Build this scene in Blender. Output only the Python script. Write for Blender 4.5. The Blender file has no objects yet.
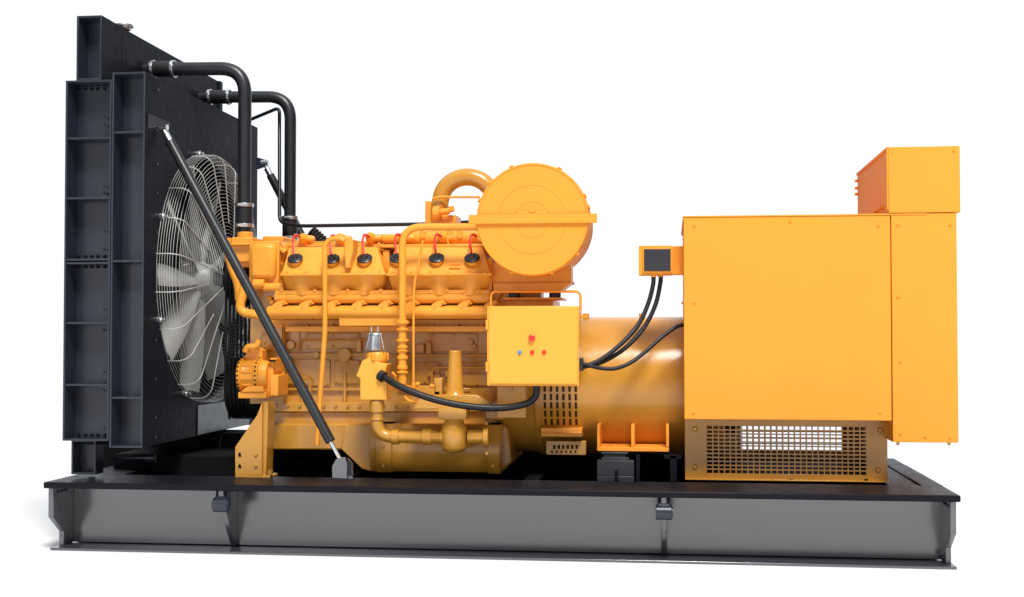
import bpy, bmesh, math, random
from mathutils import Vector, Matrix
random.seed(7)
R = math.radians
S = bpy.context.scene
COL = S.collection

# ------------------------------------------------------------------ camera
D, H, CX, F = 7.3, 1.288, 0.95, 1300.0
YAW, PITCH = R(7.0), R(1.56)
cd = bpy.data.cameras.new('camera'); cam = bpy.data.objects.new('camera', cd); COL.objects.link(cam)
cam.location = (CX, -D, H)
cam.rotation_euler = (R(90) + PITCH, 0, YAW)
cd.sensor_width = 36; cd.lens = F / 1024 * 36
cd.clip_start = 0.1; cd.clip_end = 500
S.camera = cam
CR = cam.rotation_euler.to_matrix()

# ------------------------------------------------------------------ light
w = bpy.data.worlds.new('World'); S.world = w; w.use_nodes = True
nt = w.node_tree; nt.nodes.clear()
out = nt.nodes.new('ShaderNodeOutputWorld'); bg = nt.nodes.new('ShaderNodeBackground')
tc = nt.nodes.new('ShaderNodeTexCoord'); sx = nt.nodes.new('ShaderNodeSeparateXYZ')
nt.links.new(tc.outputs['Generated'], sx.inputs[0])
def mr(sock, a, b, c, d):
    n = nt.nodes.new('ShaderNodeMapRange'); n.interpolation_type = 'SMOOTHSTEP'
    n.inputs[1].default_value = a; n.inputs[2].default_value = b
    n.inputs[3].default_value = c; n.inputs[4].default_value = d
    nt.links.new(sock, n.inputs[0]); return n.outputs[0]
def mth(op, a, b):
    n = nt.nodes.new('ShaderNodeMath'); n.operation = op
    for i, v in enumerate((a, b)):
        if isinstance(v, (int, float)): n.inputs[i].default_value = v
        else: nt.links.new(v, n.inputs[i])
    return n.outputs[0]
W_STRIP = 0.9
W_BACK, W_ZEN, W_FRONT, W_FILL = 1.08, 0.80, 0.06, 0.06
back = mr(sx.outputs[1], 0.68, 0.80, 0.0, W_BACK)          # the white studio wall behind the machine
zen = mr(sx.outputs[2], 0.45, 0.75, 0.0, W_ZEN)            # added overhead glow, out of frame, to whiten the floor
fr = mr(mth('MULTIPLY', sx.outputs[1], -1.0), 0.3, 0.9, 0.0, W_FRONT)
strip = mth('MULTIPLY', mr(mth('MULTIPLY', sx.outputs[1], -1.0), 0.35, 0.6, 0.0, 1.0), mr(mth('ABSOLUTE', mth('SUBTRACT', sx.outputs[2], 0.03), 0.0), 0.05, 0.11, W_STRIP, 0.0))   # long low strip light behind the camera
val = mth('ADD', strip, mth('MAXIMUM', mth('MAXIMUM', back, zen), mth('ADD', fr, W_FILL)))
cmb = nt.nodes.new('ShaderNodeCombineXYZ')
for i, k in enumerate((0.94, 0.985, 1.045)): nt.links.new(mth('MULTIPLY', val, k), cmb.inputs[i])
nt.links.new(cmb.outputs[0], bg.inputs[0]); bg.inputs[1].default_value = 1.0
nt.links.new(bg.outputs[0], out.inputs[0])

def area(name, loc, target, size, sy, power, color=(1, 1, 1)):
    l = bpy.data.lights.new(name, 'AREA'); l.shape = 'RECTANGLE'; l.size = size; l.size_y = sy
    l.energy = power; l.color = color
    o = bpy.data.objects.new(name, l); COL.objects.link(o); o.location = loc
    o.rotation_euler = (Vector(target) - Vector(loc)).to_track_quat('-Z', 'Y').to_euler()
    return o
area('key_light', (4.2, -13.0, 21.0), (-0.5, 0.5, 0.8), 6.0, 6.0, 8200, (1.0, 0.985, 0.965))
area('fill_light', (-4.5, -9.0, 2.5), (-0.5, 0.5, 1.0), 3.5, 2.5, 60, (0.93, 0.96, 1.0))
S.view_settings.view_transform = 'Standard'; S.view_settings.look = 'None'
S.view_settings.exposure = 0.0; S.view_settings.gamma = 1.0
S.render.engine = 'CYCLES'

# ------------------------------------------------------------------ measuring
def P(px, py, Y):
    """world point seen at photo pixel (px,py) and standing at depth Y"""
    v = CR @ Vector(((px - 512) / F, -(py - 298.5) / F, -1.0))
    t = (Y + D) / v.y
    return Vector((CX + v.x * t, Y, H + v.z * t))
def PX(px, Y, py=330): return P(px, py, Y).x
def PZ(py, Y, px=512): return P(px, py, Y).z
def S_(n, Y): return n * (D + Y) / F / 0.985        # n pixels in metres at depth Y

# ------------------------------------------------------------------ materials
def mat(name, col, rough=0.4, metal=0.0, spec=0.5, ior=None, coat=0.0, noise=0.06, bump=0.0, scale=6.0, emit=None, rv=0.05):
    m = bpy.data.materials.new(name); m.use_nodes = True; n = m.node_tree
    b = n.nodes['Principled BSDF']
    b.inputs['Roughness'].default_value = rough; b.inputs['Metallic'].default_value = metal
    b.inputs['Specular IOR Level'].default_value = spec
    if ior: b.inputs['IOR'].default_value = ior
    b.inputs['Coat Weight'].default_value = coat; b.inputs['Coat Roughness'].default_value = 0.12
    t = n.nodes.new('ShaderNodeTexCoord')
    nz = n.nodes.new('ShaderNodeTexNoise'); nz.inputs['Scale'].default_value = scale; nz.inputs['Detail'].default_value = 6
    n.links.new(t.outputs['Object'], nz.inputs['Vector'])
    rp = n.nodes.new('ShaderNodeMapRange')
    rp.inputs[1].default_value = 0.3; rp.inputs[2].default_value = 0.7
    rp.inputs[3].default_value = 1 - noise; rp.inputs[4].default_value = 1 + noise
    n.links.new(nz.outputs[0], rp.inputs[0])
    mx = n.nodes.new('ShaderNodeVectorMath'); mx.operation = 'SCALE'
    mx.inputs[0].default_value = col[:3]; n.links.new(rp.outputs[0], mx.inputs['Scale'])
    n.links.new(mx.outputs[0], b.inputs['Base Color'])
    r2 = n.nodes.new('ShaderNodeMapRange'); r2.inputs[1].default_value = 0.3; r2.inputs[2].default_value = 0.7
    r2.inputs[3].default_value = max(0.03, rough - rv); r2.inputs[4].default_value = min(1, rough + rv)
    nz2 = n.nodes.new('ShaderNodeTexNoise'); nz2.inputs['Scale'].default_value = scale * 4; nz2.inputs['Detail'].default_value = 4
    n.links.new(t.outputs['Object'], nz2.inputs['Vector'])
    n.links.new(nz2.outputs[0], r2.inputs[0]); n.links.new(r2.outputs[0], b.inputs['Roughness'])
    if bump:
        bp = n.nodes.new('ShaderNodeBump'); bp.inputs['Strength'].default_value = bump; bp.inputs['Distance'].default_value = 0.002
        n3 = n.nodes.new('ShaderNodeTexNoise'); n3.inputs['Scale'].default_value = 90; n3.inputs['Detail'].default_value = 3
        n.links.new(t.outputs['Object'], n3.inputs['Vector'])
        n.links.new(n3.outputs[0], bp.inputs['Height']); n.links.new(bp.outputs[0], b.inputs['Normal'])
    if emit:
        b.inputs['Emission Color'].default_value = (*emit, 1); b.inputs['Emission Strength'].default_value = 0.6
    return m
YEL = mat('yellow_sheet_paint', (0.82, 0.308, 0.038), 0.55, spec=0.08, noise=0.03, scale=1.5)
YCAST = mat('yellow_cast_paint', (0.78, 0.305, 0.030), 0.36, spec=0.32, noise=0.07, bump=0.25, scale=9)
YGLOSS_SHADED = mat('yellow_gloss_shaded', (0.52, 0.242, 0.030), 0.22, spec=0.55, noise=0.07, bump=0.15, scale=4)  # yellow paint copied darker: shade of the lower machine is in the colour
YBOX = mat('yellow_box_paint', (0.84, 0.37, 0.045), 0.42, spec=0.3, noise=0.02, scale=2)
BLK = mat('black_matt_paint', (0.008, 0.009, 0.013), 0.5, spec=0.05, noise=0.03, scale=5)
CHN = mat('blue_black_channel_paint', (0.016, 0.019, 0.032), 0.34, spec=0.55, noise=0.04, scale=4)
SKID = mat('graphite_gloss_paint', (0.042, 0.044, 0.052), 0.20, spec=0.5, ior=2.1, noise=0.03, scale=1, rv=0.01)
SKTOP = mat('shaded_flange_black', (0.009, 0.009, 0.013), 0.38, spec=0.08, noise=0.05, scale=5)  # skid paint copied darker: dull light on upward faces is in the colour
DARK = mat('black_parts_and_shade', (0.006, 0.006, 0.007), 0.7, spec=0.1)  # flat black for dark parts; also darkens skid interior in place of shade
RUB = mat('black_rubber', (0.010, 0.010, 0.012), 0.45, spec=0.35, noise=0.15, scale=12)
PIPEB = mat('black_pipe_paint', (0.011, 0.012, 0.014), 0.38, spec=0.5, noise=0.1)
MNT = mat('mount_rubber', (0.028, 0.030, 0.034), 0.45, spec=0.4, noise=0.1)
WIRE = mat('grey_guard_wire', (0.46, 0.46, 0.44), 0.4, metal=0.2, spec=0.5)
FANM = mat('pale_fan_metal', (0.36, 0.365, 0.35), 0.4, metal=0.0, spec=0.5, noise=0.08)
STEEL = mat('bright_steel', (0.72, 0.73, 0.75), 0.30, metal=1.0)
REDL = mat('red_lead', (0.62, 0.015, 0.012), 0.35)
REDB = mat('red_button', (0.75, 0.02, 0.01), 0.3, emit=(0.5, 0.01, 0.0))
BLUB = mat('blue_lamp', (0.08, 0.22, 0.45), 0.3)
GLASSD = mat('dark_window', (0.030, 0.028, 0.032), 0.3, spec=0.4)
HOLE = mat('bolt_hole_black', (0.01, 0.008, 0.006), 0.8, spec=0.1)
BOLT = mat('gold_bolt', (0.50, 0.28, 0.06), 0.35, metal=0.6)
SLOT = mat('slot_shade_brown', (0.05, 0.024, 0.006), 0.7, spec=0.1)  # slots are flat patches; the shade inside them is this colour
GRND = mat('white_studio_floor', (0.82, 0.82, 0.82), 0.7, spec=0.1, noise=0.004)

# ------------------------------------------------------------------ mesh builder
class MB:
    def __init__(s): s.bm = bmesh.new()
    def face(s, vs):
        try: return s.bm.faces.new(vs)
        except ValueError: return None
    def box(s, a, b):
        a, b = Vector(a), Vector(b)
        lo = [min(a[i], b[i]) for i in range(3)]; hi = [max(a[i], b[i]) for i in range(3)]
        v = [s.bm.verts.new((x, y, z)) for x in (lo[0], hi[0]) for y in (lo[1], hi[1]) for z in (lo[2], hi[2])]
        for f in ((0,1,3,2),(4,6,7,5),(0,4,5,1),(2,3,7,6),(0,2,6,4),(1,5,7,3)): s.face([v[i] for i in f])
        return s
    def pbox(s, x0, y0, x1, y1, Y0, Y1):
        """box whose face at Y0 fills photo pixels x0..x1, y0..y1"""
        ym, xm = (y0 + y1) / 2, (x0 + x1) / 2
        return s.box((P(x0, ym, Y0).x, Y0, P(xm, y1, Y0).z), (P(x1, ym, Y0).x, Y1, P(xm, y0, Y0).z))
    def prism(s, pts, vec):
        vec = Vector(vec); a = [s.bm.verts.new(p) for p in pts]; b = [s.bm.verts.new(Vector(p) + vec) for p in pts]
        s.face(a); s.face(b[::-1]); n = len(a)
        for i in range(n): s.face([a[i], b[i], b[(i+1) % n], a[(i+1) % n]])
        return s
    def pprism(s, pix, Y0, Y1): return s.prism([P(x, y, Y0) for x, y in pix], (0, Y1 - Y0, 0))
    def loft(s, A, B):
        a = [s.bm.verts.new(p) for p in A]; b = [s.bm.verts.new(p) for p in B]; n = len(a)
        s.face(a); s.face(b[::-1])
        for i in range(n): s.face([a[i], b[i], b[(i+1) % n], a[(i+1) % n]])
        return s
    def lathe(s, o, axis, prof, seg=32, cap=True, up=None):
        o, axis = Vector(o), Vector(axis).normalized()
        u = axis.orthogonal().normalized() if up is None else Vector(up); v = axis.cross(u)
        rings = []
        for t, r in prof:
            rings.append([s.bm.verts.new(o + axis*t + (u*math.cos(2*math.pi*k/seg) + v*math.sin(2*math.pi*k/seg))*max(r, 1e-4)) for k in range(seg)])
        for a, b in zip(rings, rings[1:]):
            for k in range(seg): s.face([a[k], a[(k+1) % seg], b[(k+1) % seg], b[k]])
        if cap: s.face(rings[0][::-1]); s.face(rings[-1])
        return s
    def cyl(s, a, b, r, seg=24, r2=None):
        a, b = Vector(a), Vector(b); return s.lathe(a, b - a, [(0, r), ((b - a).length, r if r2 is None else r2)], seg)
    def tube(s, pts, r, seg=12, smooth=6, closed=False):
        pts = [Vector(p) for p in pts]
        if smooth and len(pts) > 2:
            q = []; n = len(pts)
            rng = range(n) if closed else range(n - 1)
            for i in rng:
                if closed: p0, p1, p2, p3 = pts[i-1], pts[i], pts[(i+1) % n], pts[(i+2) % n]
                else: p0, p1, p2, p3 = pts[max(i-1, 0)], pts[i], pts[i+1], pts[min(i+2, n-1)]
                for k in range(smooth):
                    t = k / smooth
                    q.append(0.5*((2*p1) + (p2-p0)*t + (2*p0-5*p1+4*p2-p3)*t*t + (3*p1-p0-3*p2+p3)*t**3))
            if not closed: q.append(pts[-1])
            pts = q
        n = len(pts); rings = []; u = None
        for i in range(n):
            if closed: d = pts[(i+1) % n] - pts[i-1]
            else: d = pts[min(i+1, n-1)] - pts[max(i-1, 0)]
            d.normalize()
            u = d.orthogonal().normalized() if u is None else (u - d*u.dot(d)).normalized()
            v = d.cross(u)
            rr = r(i/(n-1)) if callable(r) else r
            rings.append([s.bm.verts.new(pts[i] + (u*math.cos(2*math.pi*k/seg) + v*math.sin(2*math.pi*k/seg))*rr) for k in range(seg)])
        pr = list(zip(rings, rings[1:])) + ([(rings[-1], rings[0])] if closed else [])
        for a, b in pr:
            for k in range(seg): s.face([a[k], a[(k+1) % seg], b[(k+1) % seg], b[k]])
        if not closed: s.face(rings[0][::-1]); s.face(rings[-1])
        return s
    def bolt(s, p, axis, r=0.012, h=0.010):
        axis = Vector(axis).normalized(); return s.lathe(Vector(p) - axis*0.004, axis, [(0, r), (h, r), (h+0.002, r*0.8)], 6)
    def build(s, name, m, parent=None, bevel=0.003, label=None, smooth=40, kind=None):
        bmesh.ops.recalc_face_normals(s.bm, faces=s.bm.faces)
        me = bpy.data.meshes.new(name)
        vs = s.bm.verts; n = len(vs)
        c = Vector((0, 0, 0)); lo = Vector((1e9,)*3); hi = Vector((-1e9,)*3)
        for v in vs:
            for i in range(3): lo[i] = min(lo[i], v.co[i]); hi[i] = max(hi[i], v.co[i])
        c = (lo + hi) / 2
        for v in vs: v.co -= c
        for f in s.bm.faces: f.smooth = True
        s.bm.to_mesh(me); s.bm.free()
        try: me.set_sharp_from_angle(angle=R(smooth))
        except Exception: pass
        me.materials.append(m)
        o = bpy.data.objects.new(name, me); COL.objects.link(o); o['_w'] = list(c)
        if parent is not None:
            o.parent = parent; o.location = c - Vector(parent['_w'])
        else: o.location = c
        if bevel:
            b = o.modifiers.new('edge_bevel', 'BEVEL'); b.width = bevel; b.segments = 2; b.limit_method = 'ANGLE'; b.angle_limit = R(50)
        if label: o['label'] = label
        if kind: o['kind'] = kind
        return o
def build_each(mb, name, m, parent, bevel=0.002, smooth=40):
    """link every separate piece of the mesh as an object of its own"""
    bm = mb.bm; left = set(bm.verts); out = []
    while left:
        v0 = next(iter(left)); comp = {v0}; st = [v0]
        while st:
            v = st.pop()
            for e in v.link_edges:
                q = e.other_vert(v)
                if q not in comp: comp.add(q); st.append(q)
        left -= comp; out.append(comp)
    out.sort(key=lambda c: (round(min(v.co.x for v in c), 3), min(v.co.z for v in c)))
    res = []
    for comp in out:
        n = MB(); mp = {v: n.bm.verts.new(v.co) for v in comp}
        for f in bm.faces:
            if f.verts[0] in comp: n.face([mp[v] for v in f.verts])
        res.append(n.build(name, m, parent, bevel, smooth=smooth))
    bm.free(); return res
def rounded(pts, r, n=5):
    """polyline with its inner corners rounded by radius r"""
    pts = [Vector(p) for p in pts]; out = [pts[0]]
    for i in range(1, len(pts)-1):
        a, b, c = pts[i-1], pts[i], pts[i+1]
        d1 = (a-b).normalized(); d2 = (c-b).normalized(); rr = min(r, (a-b).length*0.49, (c-b).length*0.49)
        s, e = b + d1*rr, b + d2*rr
        for k in range(n+1):
            t = k/n; out.append(s*(1-t)**2 + b*2*t*(1-t) + e*t*t)
    out.append(pts[-1]); return out
def PP(l, Y): return [P(x, y, Y) for x, y in l]

# ------------------------------------------------------------------ ground
g = MB(); g.face([g.bm.verts.new(p) for p in ((-14,-14,0),(14,-14,0),(14,4.2,0),(-14,4.2,0))])
go = g.build('ground', GRND, None, 0, kind='structure')

# ------------------------------------------------------------------ the machine
root = bpy.data.objects.new('generator_set', None); COL.objects.link(root)
root['_w'] = [0.0, 1.0, 0.0]; root.location = (0, 1.0, 0)
root['label'] = 'yellow engine generator set with black radiator and fan on a grey steel skid'
root['category'] = 'generator'

# ---- skid
XL, XR = PX(43, 0, 485), PX(961, 0, 495)
ZT = PZ(489, 0, 512) ; SKW = 2.12
ZTL = ZT - S_(6.5, 0)                                    # underside of the top flange
webY = 0.29
m = MB()
m.box((XL, webY, 0.02), (XR, webY + 0.014, ZTL + 0.01))
for y in (SKW - webY,): m.box((XL, y, 0.02), (XR, y + 0.014, ZTL + 0.01))
for x in (XL + 0.06, XR - 0.075): m.box((x, webY + 0.013, 0.02), (x + 0.014, SKW - webY + 0.001, ZTL + 0.005))
skid = m.build('skid_base', SKID, root, 0.002, label='grey glossy steel beam base under the machine')
m = MB(); m.box((XL, 0, ZTL), (XR, 0.46, ZT)); m.build('top_flange', SKTOP, skid, 0.008)
m = MB(); m.box((XL, SKW - 0.46, ZTL), (XR, SKW, ZT)); m.build('top_flange', SKTOP, skid, 0.008)
m = MB(); m.box((XR - 0.30, 0.4605, ZTL + 0.02), (XR - 0.12, SKW - 0.4605, ZT - 0.01)); m.box((XR - 0.12, 0.4605, ZTL), (XR, SKW - 0.4605, ZT)); m.build('end_flange', SKTOP, skid, 0.006)
m = MB(); m.box((XL, 0.4605, ZTL), (XL + 0.30, SKW - 0.4605, ZT)); m.build('end_flange', SKTOP, skid, 0.006)
BL, BR_ = PX(50, 0.08, 550), PX(957, 0.08, 565)
m = MB(); m.box((BL, 0.08, 0), (BR_, 0.40, 0.016)); m.build('bottom_flange', SKID, skid, 0.003)
m = MB(); m.box((BL, SKW - 0.40, 0), (BR_, SKW - 0.08, 0.022)); m.build('bottom_flange', SKID, skid, 0.003)
m = MB(); m.box((XL + 0.08, webY + 0.02, 0.05), (XR - 0.08, SKW - webY - 0.02, 0.07))
m.build('floor_plate', DARK, skid, 0)
for px in (170, 330, 520, 600, 690, 860):
    x = PX(px, 0.8); m = MB(); m.box((x, webY + 0.016, 0.08), (x + 0.10, SKW - webY - 0.004, ZTL - 0.02)); m.build('cross_beam', DARK, skid, 0.004)
m = MB(); m.box((P(250, 450, 1.5).x, 1.50, 0.08), (X684 := P(700, 450, 1.5).x, 1.56, P(500, 447.5, 1.5).z)); m.build('inner_rail', DARK, skid, 0.004)
def rib(x, end):
    m = MB(); t = 0.016
    zt, zb = ZTL - 0.001, 0.0165
    h = zt - zb
    if end: pr = [(0.03, zt), (0.03, zb + h*0.52), (0.17, zb + h*0.24), (0.17, zb), (webY - .001, zb), (webY - .001, zt)]
    else: pr = [(0.035, zt), (0.035, zb + h*0.80), (webY - 0.03, zb), (webY - .001, zb), (webY - .001, zt)]
    m.prism([(x - t, y, z) for y, z in pr], (2*t, 0, 0)); o = m.build('stiffener', SKID, skid, 0.003)
    return o
r0 = rib(XL + 0.035, True); r1 = rib(XR - 0.035, True)
for x, sgn in ((XL + 0.035, 1), (XR - 0.035, -1)):
    m = MB()
    for dy in (0.09, 0.14, 0.19):
        for z in (ZTL - 0.03, 0.05):
            if z < 0.2 and dy < 0.18: continue
            m.bolt((x + sgn*0.016, dy, z), (sgn, 0, 0), 0.010, 0.012)
    build_each(m, 'bolt', CHN, skid, 0)
for px in (234, 664):
    x = PX(px, 0.10, 520) - (S_(10, 0.05) if px < 300 else 0)
    rib(x, False)
    m = MB(); zc = ZTL - 0.085
    m.cyl((x - 0.045, 0.045, zc), (x + 0.045, 0.045, zc), 0.042, 28)
    m.prism([(x - 0.034, 0.012, zc), (x - 0.034, 0.05, ZTL + .0005 - 0.002), (x - 0.034, 0.12, ZTL - 0.0015), (x - 0.034, 0.12, zc)], (0.068, 0, 0))
    e = m.build('lifting_eye', CHN, skid, 0.004)
    m = MB(); m.lathe((x + 0.045, 0.045, zc), (1, 0, 0), [(0, 0.028), (0.005, 0.028), (0.005, 0.018), (0.001, 0.018)], 24, cap=False); m.build('eye_bushing', CHN, e, 0)

# ---- radiator
YR0, YR1 = 0.10, 2.22
rx = lambda px: PX(px, YR0)
rz = lambda py, px=100: PZ(py, YR0, px)
def channel(x0, x1, y0, y1, shelves, webd=0.14, name='side_channel', Y=YR0, parent=None, t=0.012, m_=CHN):
    X0, X1, Z0, Z1 = P(x0, 260, Y).x, P(x1, 260, Y).x, P((x0+x1)/2, y1, Y).z, P((x0+x1)/2, y0, Y).z
    m = MB()
    m.box((X0, Y + webd, Z0), (X1, Y + webd + t, Z1))
    m.box((X0, Y, Z0), (X0 + t, Y + webd - .001, Z1)); m.box((X1 - t, Y, Z0), (X1, Y + webd - .001, Z1))
    m.box((X0 + t, Y + 0.001, Z1 - t), (X1 - t, Y + webd - .001, Z1)); m.box((X0 + t, Y + 0.001, Z0), (X1 - t, Y + webd - .001, Z0 + t))
    o = m.build(name, m_, parent, 0.002)
    for sy in shelves:
        z = P((x0+x1)/2, sy, Y).z
        q = MB(); q.box((X0 + t + .001, Y + 0.004, z - 0.006), (X1 - t - .001, Y + webd - .002, z + 0.006)); q.build('shelf_plate', m_, o, 0.001)
    return o, X0, X1, Z0, Z1
XA = P(143.7, 260, YR0).x                    # plane facing the engine
XBp = P(99.8, 260, YR0).x
X66 = P(64, 260, YR0).x
Zt, Zb = P(129, 72, YR0).z, P(129, 448, YR0).z
# fan geometry
FYc = 1.11; FZc = P(206, 278.5, FYc).z; FR = 0.825
m = MB()
def holed(mb, x, y0, y1, z0, z1, yc, zc, r, depth):
    ang = sorted([2*math.pi*k/72 for k in range(72)] + [math.atan2(z - zc, y - yc) % (2*math.pi) for y in (y0, y1) for z in (z0, z1)])
    inn, outr, dp = [], [], []
    for a in ang:
        c, s_ = math.cos(a), math.sin(a)
        ts = []
        if c > 1e-6: ts.append((y1 - yc)/c)
        if c < -1e-6: ts.append((y0 - yc)/c)
        if s_ > 1e-6: ts.append((z1 - zc)/s_)
        if s_ < -1e-6: ts.append((z0 - zc)/s_)
        t = min(ts)
        inn.append(mb.bm.verts.new((x, yc + r*c, zc + r*s_))); outr.append(mb.bm.verts.new((x, yc + t*c, zc + t*s_)))
        dp.append(mb.bm.verts.new((x - depth, yc + r*c*0.98, zc + r*s_*0.98)))
    n = len(ang)
    for i in range(n):
        j = (i+1) % n
        mb.face([inn[i], inn[j], outr[j], outr[i]]); mb.face([inn[i], dp[i], dp[j], inn[j]])
    mb.face(dp)
Zs1, Zs0 = Zt - 0.004, Zb + 0.004
YS0, YS1 = YR0 + 0.153, YR1 - 0.153
holed(m, XA - 0.003, YS0, YS1, Zs0, Zs1, FYc, FZc, FR*0.97, 0.22)
m.box((X66 + .03, YS0, Zs1 - 0.012), (XA - 0.004, YS1, Zs1)); m.box((X66 + .03, YS0, Zs0), (XA - 0.004, YS1, Zs0 + 0.012))
rad = m.build('radiator', BLK, root, 0, label='tall black radiator with open steel side channels')
m = MB(); m.box((X66 + 0.02, YR0 + 0.16, Zs0 + 0.02), (XA - 0.26, YR1 - 0.16, Zs1 - 0.02)); m.build('radiator_core', DARK, rad, 0)
c1, *_ = channel(64, 110.0, 80, 441, (138, 198, 259.5, 263, 323, 385), parent=rad)
c2, *_ = channel(110.6, 143.7, 72, 448, (132, 261, 398), parent=rad)
# far side channels: same profile, mirrored
def channel_back(xa, xb, za, zb):
    m = MB(); t = 0.012
    m.box((xa, YR1 - 0.152, za), (xb, YR1 - 0.14, zb)); m.box((xa, YR1 - 0.139, za), (xa + t, YR1, zb)); m.box((xb - t, YR1 - 0.139, za), (xb, YR1, zb))
    m.box((xa + t, YR1 - 0.139, zb - t), (xb - t, YR1 - .001, zb)); m.box((xa + t, YR1 - 0.139, za), (xb - t, YR1 - .001, za + t))
    m.build('side_channel', CHN, rad, 0.002)
channel_back(X66, P(110, 260, YR0).x, P(89, 441, YR0).z, P(89, 80, YR0).z)
channel_back(P(110.6, 260, YR0).x, XA, Zb, Zt)
# column side plate details (engine side): seam, bolts
m = MB()
for py in (84, 117.5, 126, 160, 190, 230, 265, 300, 340, 380, 420, 440):
    z = P(129, py, YR0).z
    m.bolt((XA - 0.003, YR0 + 0.20, z), (1, 0, 0), 0.008, 0.008)
    m.bolt((XA - 0.003, YR1 - 0.20, z), (1, 0, 0), 0.008, 0.008)
for py in (118, 126, 187, 194, 232, 250, 262, 310, 330, 372, 390, 428, 435):    # inside the channels
    z = P(106, py, 0.2).z
    m.bolt((P(107.3, py, YR0+.07).x - .01, YR0 + 0.045, z), (-1, 0, 0), 0.008, 0.010)
    m.bolt((P(107.3, py, YR0+.07).x - .01, YR0 + 0.10, z), (-1, 0, 0), 0.008, 0.010)
build_each(m, 'rivet', CHN, rad, 0)
m = MB()
for py in (89, 256.5, 267, 435):
    for px in (79, 86, 92, 98, 105):
        p = P(px, py, YR0 + 0.139); m.bolt(p, (0, -1, 0), 0.010, 0.016)
build_each(m, 'bolt', SKTOP, rad, 0)
# thin black sheets added to darken the engine side of the channels
m = MB(); m.box((XA + .0005, YR0 + .003, Zb + .004), (XA + .003, YR0 + .153, Zt - .003)); m.build('dark_side_sheet', BLK, rad, 0); m = MB(); m.box((XA + .0005, YR1 - .153, Zb + .004), (XA + .003, YR1 - .003, Zt - .003)); m.build('dark_side_sheet', BLK, rad, 0)
# upper tank
tk, TX0, TX1, TZ0, TZ1 = channel(74.5, 99.5, 15.5, 80, (), name='upper_tank_channel', parent=rad, webd=0.13)
m = MB(); m.box((TX0, YR0 + 0.145, TZ0 - 0.1), (TX1 - 0.012, YR1, TZ1)); 
m.box((TX0, 0.40, TZ0 - 0.1), (TX1, 0.46, TZ1 + 0.004)); m.box((TX0 + .01, YR0 + 0.143, TZ0 - 0.1), (TX1 - .002, 0.40, TZ1 - .001))
m.box((TX0, YR1 - 0.06, TZ0 - 0.1), (TX1, YR1 + 0.004, TZ1 + 0.003))
m.box((TX1 + .0005, YR0 + .003, TZ0), (TX1 + .003, YR0 + .143, TZ1 - .003)); m.build('upper_tank', BLK, rad, 0.003)  # last box: thin black sheet added to darken the channel's engine side
m = MB(); m.cyl((TX0 + 0.12, 0.50, TZ1 + .004), (TX0 + 0.12, 0.50, TZ1 + 0.022), 0.045, 24); m.cyl((TX0 + 0.12, 0.50, TZ1 + 0.022), (TX0 + 0.12, 0.50, TZ1 + 0.036), 0.062, 24)
m.build('filler_cap', STEEL, rad, 0.003)
m = MB(); m.box((XA + .001, 1.0, Zs0 + .004), (XA + .004, 2.06, Zs0 + .20)); lp = m.build('reflection_plate', CHN, rad, 0.001)  # added glossy plate, stands in for brighter reflection low on the radiator face
m = MB(); m.cyl((XA + .0035, 1.62, Zs0 + .10), (XA + .0055, 1.62, Zs0 + .10), .035, 20); m.build('reflection_plate_hole', HOLE, lp, 0)
# legs
lg, LX0, LX1, LZ0, LZ1 = channel(73, 97.3, 440, 474.5, (), name='radiator_leg', parent=rad, Y=0.20, webd=0.10)
lg.location.z += 0
m = MB(); m.box((LX0, 1.60, ZT), (LX1, 1.72, LZ1)); m.build('radiator_leg', CHN, rad, 0.003)
m = MB(); m.cyl((LX1 - 0.1, 0.36, ZT + 0.012), (LX1 - 0.1, 0.36, ZT + 0.055), 0.02, 12); m.cyl((LX0 + 0.08, 0.33, ZT + 0.012), (LX0 + 0.08, 0.33, ZT + 0.03), 0.015, 12); build_each(m, 'anchor_bolt', DARK, rad, 0)
# drain pipe and batteries below
a = P(112, 458, 0.45); b = P(146, 458, 0.45)
m = MB(); m.tube([a, b], 0.012, 12, 0); m.cyl(b, b + Vector((0.06, 0, 0)), 0.024, 16); m.build('drain_pipe', CHN, rad, 0)
m = MB(); m.box((P(101, 440, 1.45).x, 1.45, ZT - 0.1), (P(243, 440, 1.45).x, 1.80, P(200, 433, 1.45).z)); m.box((P(110, 440, .8).x, .85, 0.07), (P(243, 440, .85).x, 1.44, P(200, 455, .85).z))
bt = m.build('battery_box', DARK, root, 0.01, label='black battery box low behind the radiator')
for px in (202, 222):
    x = P(px, 440, 1.45).x; m = MB(); m.tube(rounded([(x, 1.44, P(px, 437, 1.45).z), (x, 1.40, P(px, 445, 1.40).z), (x + 0.02, 1.39, P(px, 455, 1.40).z), (x + .05, 1.40, P(px, 458, 1.40).z)], 0.03), 0.010, 8, 0)
    m.build('strap', RUB, bt, 0)

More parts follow.
